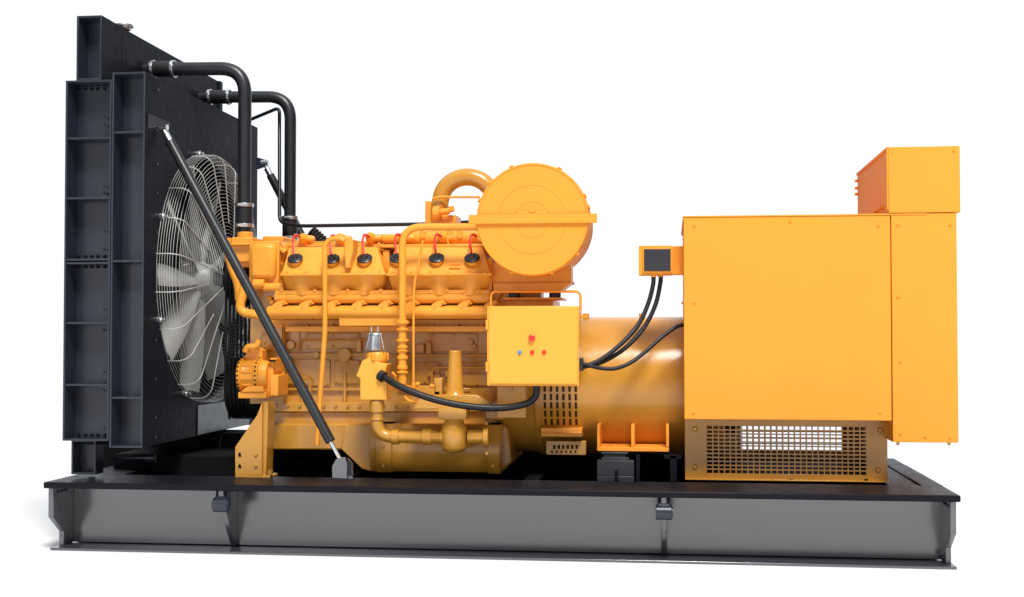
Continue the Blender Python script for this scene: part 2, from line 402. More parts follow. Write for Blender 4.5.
# ---- fan and guard
FX = XA + 0.02
hubx = XA + 0.03
m = MB(); m.lathe((hubx - 0.16, FYc, FZc), (1, 0, 0), [(0, 0.10), (0.12, 0.12), (0.14, 0.10), (0.20, 0.09), (0.21, 0.05)], 32)
fan = m.build('fan', FANM, root, 0.002, label='pale grey engine fan behind the wire guard')
NB = 9
for k in range(NB):
    a = 2*math.pi*(k + 0.5)/NB
    m = MB(); rows = []
    for i in range(7):
        t = i/6; r = 0.10 + 0.66*t; wd = 0.058 + 0.024*math.sin(t*math.pi*0.8) + .010*t; tw = R(48 - 22*t)
        row = []
        for j in range(5):
            s_ = (j/4 - 0.5)*2*wd
            off = s_*math.cos(tw); dx = s_*math.sin(tw) + 0.02*(1 - (j/2 - 1)**2)
            ca, sa = math.cos(a), math.sin(a)
            row.append(Vector((hubx - 0.08 + dx, FYc + r*ca - off*sa, FZc + r*sa + off*ca)))
        rows.append(row)
    for th in (0, 0.006):
        vv = [[m.bm.verts.new(p + Vector((th, 0, 0))) for p in row] for row in rows]
        for i in range(6):
            for j in range(4): m.face([vv[i][j], vv[i+1][j], vv[i+1][j+1], vv[i][j+1]])
    m.build('blade', FANM, fan, 0)
m = MB(); wr = 0.0014
prof = [(0.004 + .0165*i, FR) for i in range(6)] + [(0.10, FR*0.99), (0.117, FR*0.972), (0.13, FR*0.945)]
for t in range(26):
    k = (t + 1)/26; prof.append((0.13 + 0.05*k, FR*0.945*(1 - k) + 0.16*k))
for dx, r in prof:
    m.tube([(XA + dx, FYc + r*math.cos(2*math.pi*k/64), FZc + r*math.sin(2*math.pi*k/64)) for k in range(64)], wr, 5, 0, closed=True)
guard = m.build('fan_guard', WIRE, root, 0, label='grey round wire cage over the fan')
for k in range(22):
    a = 2*math.pi*(k + .5)/22; ca, sa = math.cos(a), math.sin(a)
    e = 0.16 if k % 2 == 0 else FR*0.45
    kk = (FR*0.945 - e)/(FR*0.945 - 0.16)
    pts = [(XA - 0.005, FYc + FR*ca, FZc + FR*sa), (XA + 0.09, FYc + FR*ca, FZc + FR*sa), (XA + 0.137, FYc + FR*0.945*ca, FZc + FR*0.945*sa), (XA + 0.137 + 0.05*kk, FYc + e*ca, FZc + e*sa)]
    m = MB(); m.tube(rounded(pts, 0.05), 0.0036, 6, 0); m.build('spoke', WIRE, guard, 0)
for a in (100, 155, 200, 245, 300, 20):
    ca, sa = math.cos(R(a)), math.sin(R(a)); p = Vector((XA, FYc + FR*1.01*ca, FZc + FR*1.01*sa))
    m = MB(); m.cyl(p - Vector((0.004, 0, 0)), p + Vector((0.02, 0, 0)), 0.022, 12); m.cyl(p, p + Vector((0.045, 0, 0)), 0.011, 10); m.build('guard_clip', STEEL, guard, 0.001)

# ---- belts and pulleys
ymid = 1.17
zf, zc = FZc, P(232, 388, 0.95).z
bx0, bx1 = P(226, 330, 0.95).x, P(249, 330, 0.95).x
m = MB()
m.cyl((hubx + 0.05, FYc, FZc), (bx1 + .25, FYc, FZc), 0.05, 24)
def grooved(mb, x0, x1, y, z, r, n=7):
    pr = [(0, r*0.8), (0, r)]
    for i in range(n):
        t0 = (x1 - x0)*(i + .15)/n; t1 = (x1 - x0)*(i + .5)/n; t2 = (x1 - x0)*(i + .85)/n
        pr += [(t0, r), (t1, r*0.88), (t2, r)]
    pr += [(x1 - x0, r), (x1 - x0, r*0.8)]
    mb.lathe((x0, y, z), (1, 0, 0), pr, 40)
grooved(m, bx0, bx1, FYc, FZc, 0.19)
pul = m.build('fan_pulley', RUB, root, 0); m = MB(); grooved(m, bx0, bx1, FYc, zc, 0.20); m.lathe((bx1, FYc, zc), (1, 0, 0), [(0, 0.22), (0.05, 0.22), (0.06, 0.17), (0.20, 0.12)], 36)
cpul = m.build('crank_pulley', RUB, root, 0)
for i in range(6):
    x = bx0 + (bx1 - bx0)*(i + .5)/6; pts = []
    for k in range(13):
        a = math.pi*k/12; pts.append((x, FYc + 0.195*math.cos(a), zf + 0.195*math.sin(a)))
    for k in range(13):
        a = math.pi + math.pi*k/12; pts.append((x, FYc + 0.205*math.cos(a), zc + 0.205*math.sin(a)))
    m = MB(); m.tube(pts, 0.009, 8, 0, closed=True); m.build('drive_belt', RUB, pul, 0)

# ---- coolant pipes
def clamp(p, axis, r, parent, wd=0.022):
    axis = Vector(axis).normalized(); m = MB()
    m.lathe(Vector(p) - axis*wd/2, axis, [(0, r), (0, r + 0.005), (wd, r + 0.005), (wd, r)], 28, cap=False)
    u = Vector((0, -1, 0)) if abs(axis.y) < .5 else Vector((0, 0, 1))
    m.cyl(Vector(p) + u*(r + .006) - axis.cross(u)*0.02, Vector(p) + u*(r + .006) + axis.cross(u)*0.02, 0.008, 10)
    m.build('hose_clamp', STEEL, parent, 0.001)
def coolant(y0px, xs, xc1, xc2, xv, ye, Y, rr, clv, parent=root, lab=None):
    a = Vector((TX1 - 0.02, Y, P(xs, y0px, Y).z)); c = P(xv, y0px + 3, Y); e = P(xv, ye, Y); c.z = a.z - 0.012; e.x = c.x
    m = MB(); m.tube(rounded([a, c, e], 0.17, 10), rr, 20, 0)
    o = m.build('coolant_pipe', PIPEB, parent, 0, label=lab)
    for q in (xc1, xc2): clamp((P(q, y0px, Y).x, Y, a.z - (0.0 if q < xc2 else 0.004)), (1, 0, 0), rr + 0.009, o)
    m = MB(); m.cyl((P(xc1, y0px, Y).x - .01, Y, a.z), (P(xc2, y0px, Y).x + .01, Y, a.z - .004), rr + 0.008, 24); m.build('rubber_hose', RUB, o, 0.002)
    if clv:
        z1, z2 = P(xv, clv[0], Y).z, P(xv, clv[1], Y).z
        m = MB(); m.cyl((e.x, Y, z1), (e.x, Y, z2), rr + 0.012, 24); m.build('rubber_hose', RUB, o, 0.002)
        for z in (z1 - .015, z2 + .015): clamp((e.x, Y, z), (0, 0, 1), rr + 0.013, o)
    return o
coolant(69, 152, 153, 173.5, 245, 232, 0.78, 0.043, (203, 228), lab='near black coolant pipe bent down to the engine')
coolant(97, 207, 210, 229, 290.5, 240, 1.77, 0.042, (216, 240), lab='far black coolant pipe bent down to the engine')
m = MB(); m.tube(rounded([P(247, 121, 2.1), P(279.5, 107.5, 1.9), P(279.5, 222, 1.7), P(300, 226, 1.6), P(430, 224, 1.5), P(470, 222, 1.45)], 0.05, 6), 0.013, 12, 0)
m.build('vent_pipe', PIPEB, root, 0, label='thin black pipe running level above the engine')
m = MB(); m.tube(PP([(313, 233), (318, 239), (325, 244)], 1.35), 0.035, 14, 4)
for i in range(7):
    a = P(311 + i*2.4, 232 + i*2.2, 1.35); m.lathe(a, Vector((1, 0, -.8)), [(0, 0.045), (0.006, 0.05), (0.012, 0.045)], 20)
m.build('corrugated_hose', RUB, root, 0)

# ---- braces
def brace(A, B, a0, b0, rr, near=True, lab=None):
    A, B = Vector(A), Vector(B); d = B - A
    p, q = A + d*a0, A + d*b0
    m = MB(); m.cyl(p, q, rr, 20); o = m.build('brace_rod', PIPEB, root, 0.004, label=lab)
    m = MB(); m.cyl(A + d*0.0, p, rr*0.42, 12); m.cyl(A + d*a0*0.45, p + d*.004, rr*0.75, 12); m.cyl(A + Vector((-.02, 0, 0)), A + Vector((0.035, 0, 0)), 0.024, 14); m.build('end_fitting', STEEL, o, 0.001)
    m = MB(); m.cyl(q, B, rr*0.42, 12); m.cyl(B + Vector((0, -.02, 0)), B + Vector((0, 0.02, 0)), 0.022, 14); m.build('end_fitting', STEEL, o, 0.001)
    return o
A = P(162, 127, 0.34); B = P(341, 461, 0.13)
br = brace(A, B, 0.045, 0.945, 0.030, lab='near black diagonal brace rod from radiator to skid')
m = MB(); m.prism([P(145.5, 112.5, .125), P(169.5, 122.5, .29), P(169.5, 124, .29), P(145.5, 128.5, .125)], (0, .012, 0)); m.build('radiator_bracket', SKID, br, 0.001)
m = MB()
m.pprism([(332, 478), (332, 466), (336, 459), (345, 457), (347, 463), (347, 479)], 0.10, 0.112)
m.pprism([(332, 478), (332, 466), (336, 459), (345, 457), (347, 463), (347, 479)], 0.155, 0.167)
m.pprism([(347.5, 458), (352, 463), (353, 479), (347.5, 479)], .168, .19)
m.build('skid_bracket', SKID, br, 0.002)
A2 = P(264, 163, 2.0); B2 = Vector((B.x, 1.98, B.z))
b2 = brace(A2, B2, 0.045, 0.945, 0.030, lab='far black diagonal brace rod behind the engine')
m = MB(); m.prism([A2 + Vector((-0.06, 0, 0.045)), A2 + Vector((0.03, 0, 0.02)), A2 + Vector((0.0, 0, -0.03)), A2 + Vector((-0.06, 0, -0.05))], (0, 0.012, 0)); m.build('radiator_bracket', CHN, b2, 0.001)

# ------------------------------------------------------------------ engine
EY0, EY1 = 0.84, 1.62
m = MB()
m.pprism([(262, 318), (500, 318), (500, 404), (262, 404)], EY0, EY1)
m.pprism([(262, 402), (505, 402), (505, 412), (262, 412)], EY0 - 0.05, EY1)      # lower flange
m.box((P(268, 300, EY0).x, EY0 + .05, P(380, 330, EY0).z), (P(495, 300, EY0).x, EY1 - .1, P(380, 240, EY0).z))   # V deck
eng = m.build('engine_block', YGLOSS_SHADED, root, 0.006, label='yellow vee engine block with side covers')
# crankcase side: bars, panels, bosses, bolts
m = MB()
for x0, y0, x1, y1, d in ((268, 353, 388, 356, .03), (388, 354, 496, 357, .03), (268, 359, 330, 386, .015), (334, 360, 360, 384, .015), (268, 388, 372, 391, .025), (410, 362, 440, 384, .012), (462, 362, 492, 386, .012),
                      (268, 331, 300, 350, .012), (306, 333, 360, 349, .010), (416, 344, 424, 353, .03), (430, 333, 478, 352, .010), (426, 342, 431, 354, .05), (356, 338, 361, 352, .04), (343, 372, 346, 402, .03), (300, 372, 303, 402, .02), (398, 388, 470, 392, .02)):
    m.pbox(x0, y0, x1, y1, EY0 - d, EY0 + 0.02)
build_each(m, 'side_cover', YGLOSS_SHADED, eng, 0.005)
m = MB()
for px, py, r in ((344, 355, .045), (316, 355, .022), (292, 362, .012), (292, 370, .012), (470, 342, .020), (474, 346, .014), (278, 334, .014), (366, 355, .02), (290, 345, .03), (448, 374, .02), (430, 374, .014)):
    p = P(px, py, EY0 - .04); m.lathe(p, (0, 1, 0), [(0, r*.9), (.004, r), (0.05, r)], 20)
build_each(m, 'cast_boss', YGLOSS_SHADED, eng, 0.002)
m = MB()
for x0, y0, x1, y1 in ((268, 359, 330, 386), (334, 360, 360, 384), (410, 362, 440, 384), (462, 362, 492, 386), (306, 333, 360, 349), (430, 333, 478, 352)):
    for px in (x0 + 2.5, (x0 + x1)/2, x1 - 2.5):
        for py in (y0 + 2.5, y1 - 2.5): m.bolt(P(px, py, EY0 - .013), (0, -1, 0), .0075, .010)
build_each(m, 'cover_bolt', YGLOSS_SHADED, eng, 0)
m = MB()
m.tube(rounded(PP([(298, 352), (298, 340), (372, 340)], EY0 - .04), .03, 4), .006, 8, 0); m.tube(rounded(PP([(432, 386), (432, 368), (487, 368)], EY0 - .04), .03, 4), .007, 8, 0)
m.tube(rounded(PP([(286, 400), (286, 378), (310, 378), (310, 394)], EY0 - .05), .03, 4), .007, 8, 0); build_each(m, 'oil_line', YGLOSS_SHADED, eng, 0)
m = MB()
for i in range(19):
    p = P(276 + i*12, 406, EY0 - .052); m.bolt(p, (0, -1, 0), 0.010, 0.012)
build_each(m, 'flange_bolt', BOLT, eng, 0)
# deck ledge and rails
m = MB()
m.pbox(285, 326, 489, 331.5, 0.62, 0.9); m.pbox(262, 319.5, 492, 327, 0.68, 0.9); m.pbox(339, 317, 404, 326, 0.56, 0.9)
for i in range(9):
    p = P(282 + i*25, 325.5, 0.66); m.bolt(p, (0, -1, 0), 0.012, 0.02)
m.build('deck_ledge', YCAST, eng, 0.004)
m = MB(); a, b = P(268, 312, 0.58), P(490, 312, 0.58)
m.lathe(a, b - a, [(0, .035), (0.02, .040), ((b-a).length, .040)], 28)
m.box((a.x, .58, a.z - 0.045), (b.x, .60, a.z - 0.030)); 
wr_ = m.build('water_manifold', YCAST, eng, 0.003)
for i in range(9):
    x = 276 + i*26.5
    q = MB(); q.pprism([(x - 6, 310), (x - 3, 304), (x + 2, 301), (x + 8, 300), (x + 11, 304), (x + 7, 305), (x + 4, 310)], 0.55, 0.63)
    q.bolt(P(x + 8, 302, .55), (0, -1, 0), .010, .012); q.bolt(P(x, 308, .55), (0, -1, 0), .009, .012)
    q.build('manifold_clip', YCAST, wr_, 0.004)
m = MB(); a, b = P(276, 297, 0.60), P(490, 297, 0.60)
m.lathe(a, b - a, [(0, .040), ((b-a).length, .040)], 24); m.pbox(275, 290, 490, 294, 0.56, 0.8)
for i in range(13):
    x = 282 + i*16.5
    p = P(x, 291 + (i % 2), 0.57); m.lathe(p, (0, -1, 0.6), [(-.02, .016), (0.012, .014), (0.016, .008)], 10)
m.build('head_rail', YCAST, eng, 0.003)
# heads / valve covers
def head(x0, x1, parent):
    yb, yt, yl, yo = 274, 247, 291, 273
    f = 0.50
    A = [P(x0, yb, f), P(x1, yb, f), P(x1 - 8, yt, f + .12), P(x0 + 8, yt, f + .12)]
    off = Vector((0, 0.34, 0))
    m = MB(); m.loft(A, [p + off for p in A])
    cover = m.build('valve_cover', YCAST, parent, 0.008)
    # seam lip
    m = MB(); m.box((A[0].x - .004, f - .008, A[0].z - 0.012), (A[1].x + .004, f + 0.34, A[0].z + 0.004)); m.build('cover_lip', YCAST, cover, 0.003)
    # curved skirt under the cover
    m = MB(); n = 24; top = []; bot = []
    for i in range(n + 1):
        t = i/n; x = x0 + 1 + (x1 - x0 - 2)*t
        c = 0.5 - 0.5*math.cos(t*2*math.pi*3)
        top.append(P(x, yo + 1, f + 0.015)); bot.append(P(x0 + 5 + (x1 - x0 - 10)*t, yl + 4, f + 0.05 + .055*(1 - c)))
    tv = [m.bm.verts.new(p) for p in top]; 
    mv = [m.bm.verts.new((top[i] + bot[i])/2 + Vector((0, .03*(0.5 + 0.5*math.cos(i/n*2*math.pi*3)), 0))) for i in range(n+1)]
    bv = [m.bm.verts.new(p) for p in bot]
    tb = [m.bm.verts.new(p + Vector((0, .3, 0))) for p in top]; bb = [m.bm.verts.new(p + Vector((0, .25, 0))) for p in bot]
    for i in range(n):
        for a, b in ((tv, mv), (mv, bv), (tb, tv), (bv, bb), (bb, tb)): m.face([a[i], a[i+1], b[i+1], b[i]])
    for i in (0, n): m.face([tv[i], mv[i], bv[i], bb[i], tb[i]])
    m.build('cylinder_head', YCAST, cover, 0, smooth=70)
    m = MB()
    nb = 6
    for k in range(nb):
        x = x0 + 6 + (x1 - x0 - 12)*k/(nb - 1); p = P(x, yb - 2, f + .003); m.bolt(p, (0, -1, 0.2), 0.009, 0.01)
    build_each(m, 'bolt', YCAST, cover, 0)
    return cover
h1 = head(281, 385, eng); h2 = head(387, 491, eng)
m = MB(); m.pprism([(383, 250), (389, 250), (391, 300), (381, 300)], 0.66, 0.9); m.build('head_gap_plate', YCAST, eng, 0.003)
# cooling ribs cast in the second cover
m = MB()
for k in range(5): m.pbox(449, 253 + k*3.4, 460, 254.6 + k*3.4, 0.60 - .022*k, 0.64)
m.build('cast_mark', YCAST, h2, 0.002)
# far bank covers
m = MB(); m.box((P(283, 260, 1.55).x, 1.5, P(380, 285, 1.5).z), (P(470, 260, 1.55).x, 1.85, P(380, 246, 1.5).z)); m.build('far_valve_cover', YCAST, eng, 0.02)
# plug caps with red leads
for i, (px, py) in enumerate(((295, 259), (332, 259.5), (364.5, 259), (397, 258.5), (436.5, 258.5), (472, 258.5))):
    c = P(px, py - 1, 0.535); ax = Vector((0, -0.62, 0.80)).normalized()
    m = MB(); m.lathe(c - ax*0.02, ax, [(0.004, 0.034), (0.012, 0.048), (0.020, 0.048), (0.025, 0.040), (0.027, 0.022), (0.044, 0.015), (0.046, 0.007)], 28)
    for k in range(10):
        a = 2*math.pi*k/10; u = Vector((1, 0, 0)); v = ax.cross(u)
        p = c + ax*.006 + (u*math.cos(a) + v*math.sin(a))*0.040; m.cyl(p - ax*.01, p + ax*.002, .004, 8)
    o = m.build('spark_plug_cap', PIPEB, eng, 0)
    m = MB(); m.lathe(c - ax*0.09, ax, [(0, 0.030), (0.075, 0.036)], 20); m.build('plug_well', YCAST, o, 0)
    q0 = c + ax*.028
    m = MB(); m.tube([q0, P(px - 1, py - 9, .53), P(px - 2, py - 18, .56), P(px, py - 24, .62), P(px + 4, py - 22.5, .68), P(px + 7, py - 20, .75)], lambda t: 0.0065 if t < .55 else 0.0085, 8, 5)
    m.build('ignition_lead', REDL, o, 0)
# intake manifold with coils between banks
m = MB()
m.pprism([(384, 248), (384, 240), (396, 235), (410, 231), (480, 230), (484, 248)], 0.80, 1.1)
m.pprism([(280, 247), (280, 243), (380, 243), (380, 248)], 0.74, 1.1)
a, b = P(372, 239, .78), P(478, 238, .78); m.lathe(a, b - a, [(0, .022), (.04, .030), (.2, .030), (.24, .042), ((b-a).length, .045)], 20)
m.pbox(380, 244, 486, 247.5, 0.64, 0.8)
im = m.build('intake_manifold', YCAST, eng, 0.006)
for px, py in ((304, 239), (341, 239), (371, 238), (404, 238), (443, 238), (478, 238)):
    c = P(px, py, 0.74)
    m = MB(); m.lathe(c, (0, -1, 0.2), [(-.04, .034), (0, .036), (.03, .030), (.042, .016), (.05, .015)], 20); m.lathe(c, (1, 0, 0), [(-0.01, .026), (.05, .022), (.07, .016)], 16)
    m.build('ignition_coil', YCAST, eng, 0.002)
for px in (447, 457, 420):
    m = MB(); m.pbox(px, 231, px + 5, 238, 0.72, 0.8); m.cyl(P(px + 2, 231, .76), P(px + 2, 226, .76), .014, 10); m.build('manifold_fitting', YCAST, im, 0.002)
m = MB(); m.tube(PP([(378, 243), (383, 246), (395, 248)], .7), .007, 8, 4); m.tube(PP([(447, 238), (449, 245), (456, 246), (484, 246)], .68), .006, 8, 3); m.build('small_line', YCAST, im, 0)

# front gear housing
m = MB()
m.pbox(249, 241, 279, 289, 0.60, 1.6)
a, b = P(249, 259, 0.62), P(275, 259, 0.62)
m.build('housing_back', YCAST, eng, 0.008); m = MB(); m.pbox(249, 243, 275, 279, .56, .75); hb = m.build('gear_cover', YCAST, eng, 0.030); m = MB()
m.pprism([(274, 242), (282, 242), (287, 250), (281, 272), (284, 300), (274, 300)], 0.66, 1.6)
gh = m.build('front_housing', YCAST, eng, 0.008)
m = MB(); m.pbox(250, 288, 284, 404, 0.76, 1.6); m.pbox(262, 322, 282, 350, .74, .77); m.pbox(266, 372, 284, 400, .73, .77)
for py in (326, 334, 342, 347): m.bolt(P(265, py, .738), (0, -1, 0), .008, .01)
for py in (352, 360, 368): m.bolt(P(280, py, .758), (0, -1, 0), .010, .012)
m.build('timing_cover', YGLOSS_SHADED, gh, 0.006)
m = MB(); m.pbox(231, 237, 252, 262, 0.68, 1.0); m.pbox(228, 243, 250, 245.5, 0.64, 1.0); m.cyl(P(245, 243, .78), P(245, 232, .78), 0.050, 24); m.pbox(237, 256, 251, 267, 0.72, 1.0)
m.build('thermostat_housing', YCAST, gh, 0.008)
m = MB(); a, b = P(254, 283.5, .56), P(264.5, 283.5, .56); m.lathe(a, b - a, [(0, .028), ((b-a).length, .028)], 24); a, b = P(264, 287, .58), P(284, 287, .58); m.lathe(a, b - a, [(0, .026), ((b-a).length, .026)], 24)
for k in range(5): m.bolt(P(281, 246 + k*9, .655), (0, -1, 0), .010, .012)
for px, py in ((280, 249), (284, 251), (272, 302), (270, 298)): m.lathe(P(px, py, .63), (0, -1, .3), [(-.03, .018), (.01, .016), (.014, .01)], 12)
build_each(m, 'housing_plug', YCAST, gh, 0.002)
m = MB(); m.tube(PP([(228, 238), (228, 250), (233, 268), (239, 284), (241, 300)], 0.72), lambda t: .028 + .010*t, 16, 6); m.build('front_arm', YCAST, gh, 0)
m = MB(); m.tube(rounded(PP([(246, 282), (238, 312), (262, 315.5)], 0.60), 0.07, 8), 0.029, 18, 0); m.build('bypass_pipe', YCAST, eng, 0)
m = MB(); m.pbox(262, 236, 283, 243, 0.9, 1.4); m.pbox(258, 243, 275, 249, 0.9, 1.3); m.build('rear_cover', YCAST, gh, 0.01)

# water pump
m = MB(); a, b = P(241, 375, .60), P(270, 375, .60); L = (b-a).length
m.lathe(a, b - a, [(0, .075), (0, .100), (.006, .108), (.022, .108), (.027, .096), (.032, .092), (.104, .092), (.110, .108), (.136, .108), (.140, .094), (L, .085)], 48, up=(0, 0, 1))
wp = m.build('water_pump', YCAST, eng, 0.003)
m = MB()
for k in range(14):
    an = 2*math.pi*(k + .5)/14; m.cyl(a + Vector((.030, math.cos(an)*.094, math.sin(an)*.094)), a + Vector((.108, math.cos(an)*.094, math.sin(an)*.094)), .006, 8)
m.build('cast_ribs', YCAST, wp, 0)
m = MB(); m.pprism([(241, 366), (243, 357), (249, 351), (256, 347), (262, 350), (262, 366)], .60, .70); m.pbox(238, 392, 266, 398.5, .52, .7); m.pprism([(240, 392), (248, 386), (262, 386), (264, 392)], .51, .62)
build_each(m, 'pump_bracket', YCAST, wp, 0.004)
m = MB()
for xx in (.013, .124):
    for k in range(24):
        an = 2*math.pi*k/24; c = a + Vector((xx, math.cos(an)*.1075, math.sin(an)*.1075)); m.cyl(c, c + Vector((0, math.cos(an)*.005, math.sin(an)*.005)), .0058, 8)
build_each(m, 'bolt_hole', HOLE, wp, 0)
m = MB(); m.pbox(264, 366, 273, 397, .56, .75); m.pbox(270, 375, 278, 396, .53, .75); m.pbox(270, 358, 276, 372, .60, .75)
m.lathe(P(273, 362, .58), (0, 0, 1), [(-.03, .02), (0, .02)], 14)
m.build('pump_outlet', YCAST, wp, 0.005)
m = MB(); m.lathe(P(272.5, 361, .55), (0, 0, 1), [(-.004, .022), (.008, .022)], 16); m.build('black_cap', HOLE, wp, 0)
m = MB(); m.tube(PP([(245, 352), (248, 347), (256, 346), (259, 340)], .56), .020, 12, 5); m.build('pump_line', YCAST, wp, 0)

# oil pan
m = MB()
m.pprism([(267, 411), (508, 411), (506, 429), (267, 429)], EY0 - .02, EY1 - .1)
m.pprism([(267, 423.5), (391, 423.5), (391, 450), (267, 450)], EY0 - 0.09, EY1 - .1)
pan = m.build('oil_pan', YGLOSS_SHADED, root, 0.012, label='yellow oil pan and sump below the engine block')
m = MB()
ax0, ax1 = P(374, 448, .62), P(500, 448, .62); L = ax1.x - ax0.x
pts = []; zt_, zb_ = P(440, 424, .66).z, P(440, 472, .66).z
prof = [(0.645, zt_), (0.62, zt_ - .03), (0.615, (zt_ + zb_)/2), (0.618, zb_ + .06), (0.66, zb_), (1.5, zb_), (1.6, zt_)]
X0, X1 = P(374, 448, .62).x, P(501, 448, .62).x
Af = [Vector((X0 + (0.0 if z > zt_ - .09 else .0), y, z)) for y, z in prof]
m.loft([Vector((X0 - .03, y, z)) for y, z in prof], [Vector((X1, y, z)) for y, z in prof])
m.pprism([(345, 425), (420, 425), (420, 471.5), (372, 471.5), (362, 469), (341, 449)], .665, 1.4)
sp = m.build('sump', YGLOSS_SHADED, pan, 0.005)
m = MB()
for x0, x1 in ((376, 392), (487, 500)):
    a, b = P(x0, 448, .62).x, P(x1, 448, .62).x
    m.loft([Vector((a, y - (.022 if y < 1 else 0), z - (.004 if z < .6 else 0))) for y, z in prof], [Vector((b, y - (.022 if y < 1 else 0), z - (.004 if z < .6 else 0))) for y, z in prof])
for px in (383.5, 493):
    for py in (446, 466): m.bolt(P(px, py, .592), (0, -1, 0), .010, .008)
build_each(m, 'sump_strap', YGLOSS_SHADED, sp, 0.003)
m = MB()
m.pbox(484, 400, 506, 420, .66, 1.5); m.pprism([(500, 424), (508, 428), (512, 462), (504, 470), (498, 472)], .72, 1.4)
m.build('sump_end', YGLOSS_SHADED, pan, 0.012)

# engine foot (front)
m = MB()
m.pprism([(235, 475.5), (235, 447), (257, 415), (262, 402), (262, 475.5)], 0.40, 0.425)
m.pprism([(262, 402), (268, 402), (268, 415), (266, 475.5), (262, 475.5)], 0.426, 0.56)
m.box((P(235, 475, .4).x, .40, P(250, 475.5, .40).z - .02), (P(270, 475, .4).x, .56, P(250, 475.5, .40).z))
ft = m.build('engine_foot', YGLOSS_SHADED, root, 0.003, label='shade-toned yellow front engine mounting foot on the skid')
ft2 = ft.copy(); COL.objects.link(ft2); ft2.location.y += 1.1
ft2['label'] = 'far front engine mounting foot behind the sump'
m = MB()
for px, py in ((240.5, 454.5), (240.5, 466)): m.cyl(P(px, py, .399), P(px, py, .403), .014, 20)
build_each(m, 'bolt_hole', HOLE, ft, 0)
m = MB()
for px, py in ((256, 454.5), (256, 466)): m.bolt(P(px, py, .398), (0, -1, 0), .012, .008)
m.cyl(P(270, 474, .42), P(270, 470, .42), .02, 12)
build_each(m, 'foot_bolt', BOLT, ft, 0)

# fuel/oil lines
m = MB(); m.tube(rounded(PP([(317, 445), (320, 400), (325, 330), (325, 244), (331, 238.5), (341, 238.5), (344, 241)], .44), 0.05, 6), lambda t: .0155, 14, 0)
m.build('dipstick_tube', YCAST, eng, 0, label='slim yellow tube rising along the block and hooking over')
m = MB(); m.pprism([(343, 239), (353, 239), (353, 252), (350, 262), (350, 268), (345, 268), (345, 262)], .47, .60); m.build('tube_bracket', YCAST, eng, 0.006)
tp = MB(); a = P(402.5, 380, .42)
tp.tube(rounded(PP([(402.5, 386), (402.5, 300), (402.5, 227), (450, 227), (482, 227)], .42), 0.12, 9), .0225, 20, 0)
gp = tp.build('gas_riser_pipe', YCAST, eng, 0, label='thick yellow riser pipe bending level toward the air cleaner')
m = MB(); ln = []; z0, z1 = P(402.5, 384, .42).z, P(402.5, 318, .42).z; n = 60; L = z1 - z0
for i in range(n + 1):
    t = i/n; rr = .025
    for c, ww, hh in ((.93, .02, .020), (.82, .015, .016), (.66, .015, .018), (.56, .012, .010), (.50, .012, .018), (.40, .03, .010), (.25, .02, .010), (.17, .015, .014)):
        if abs(t - c) < ww: rr = .025 + hh*.8
    ln.append((t*L, rr))
m.lathe((P(402.5, 350, .42).x, .42, z0), (0, 0, 1), ln, 24); m.build('flex_coupling', YCAST, gp, 0)
m = MB(); m.tube(PP([(423, 240), (419, 262), (414.5, 285), (413.5, 320), (413.5, 392)], .44), .0075, 10, 6); m.lathe(P(413.5, 388, .44), (0, 0, 1), [(0, .012), (.02, .014), (.035, .010)], 12); m.build('thin_line', YCAST, eng, 0)

# gas valve assembly
m = MB(); Yg = .42
m.pprism([(360, 400), (360, 378), (356, 376), (362, 361), (369, 357), (378, 362), (387, 364), (383, 380), (387, 382), (387, 400)], Yg - .05, Yg + .08)
gv = m.build('gas_valve', YBOX, root, 0.004, label='yellow gas valve body with bright steel dome on top')
m = MB(); c = P(377, 362, Yg + .01); ax = Vector((-.05, 0, 1))
m.lathe(c, ax, [(-.01, .045), (.0, .058), (.012, .064), (.04, .064), (.05, .060), (.06, .055)], 36)
for k in range(3):
    a_ = 2*math.pi*k/3 + .4; m.cyl(c + Vector((math.cos(a_)*.062, math.sin(a_)*.062, .01)), c + Vector((math.cos(a_)*.062, math.sin(a_)*.062, .055)), .012, 10)
m.build('valve_collar', YCAST, gv, 0.003)
m = MB(); c = P(375.5, 350, Yg + .01); m.lathe(c, (0, 0, 1), [(0, .056), (.02, .053), (.085, .044), (.098, .043), (.104, .038), (.104, .004)], 36)
m.build('steel_dome', STEEL, gv, 0.002)
m = MB()
for k in range(2): m.cyl(P(371.5 + 6.5*k, 332, Yg), P(371.5 + 6.5*k, 326.5, Yg), .005, 8)
for k in range(3): m.cyl(P(366 + 9*k, 350, Yg - .04), P(369.5 + 5.5*k, 333, Yg - .02), .004, 8)
build_each(m, 'dome_stud', STEEL, gv, 0)
m = MB()
m.tube(rounded(PP([(377, 400), (377, 437), (440, 437)], Yg), .10, 9), .036, 24, 0)
m.tube(rounded(PP([(377, 401), (377, 412)], Yg), .10, 9), .045, 24, 0)
gpi = m.build('gas_pipe', YGLOSS_SHADED, root, 0.002, label='shade-toned yellow elbow pipe running level in front of the sump')
m = MB()
for x0, x1, r in ((392, 399, .046), (423, 432, .048), (440, 444, .042), (468, 485, .040), (484, 489, .062)):
    a, b = P(x0, 437, Yg), P(x1, 437, Yg); m.lathe(a, b - a, [(0, r), ((b-a).length, r)], 32)
m.lathe(P(377, 420, Yg), (0, 0, 1), [(0, .042), (.012, .042)], 28)
for py in (422, 452): m.cyl(P(486.5, py, Yg - .02), P(486.5, py + 3, Yg - .02), .008, 8)
build_each(m, 'pipe_flange', YGLOSS_SHADED, gpi, 0.003)
m = MB(); c = P(454, 453, Yg); Lz = S_(52, Yg)
m.lathe(c, (0, 0, 1), [(0, .03), (.012, .062), (.035, .076), (.13, .078), (.165, .070), (.19, .056), (.21, .054), (.24, .054)], 40)
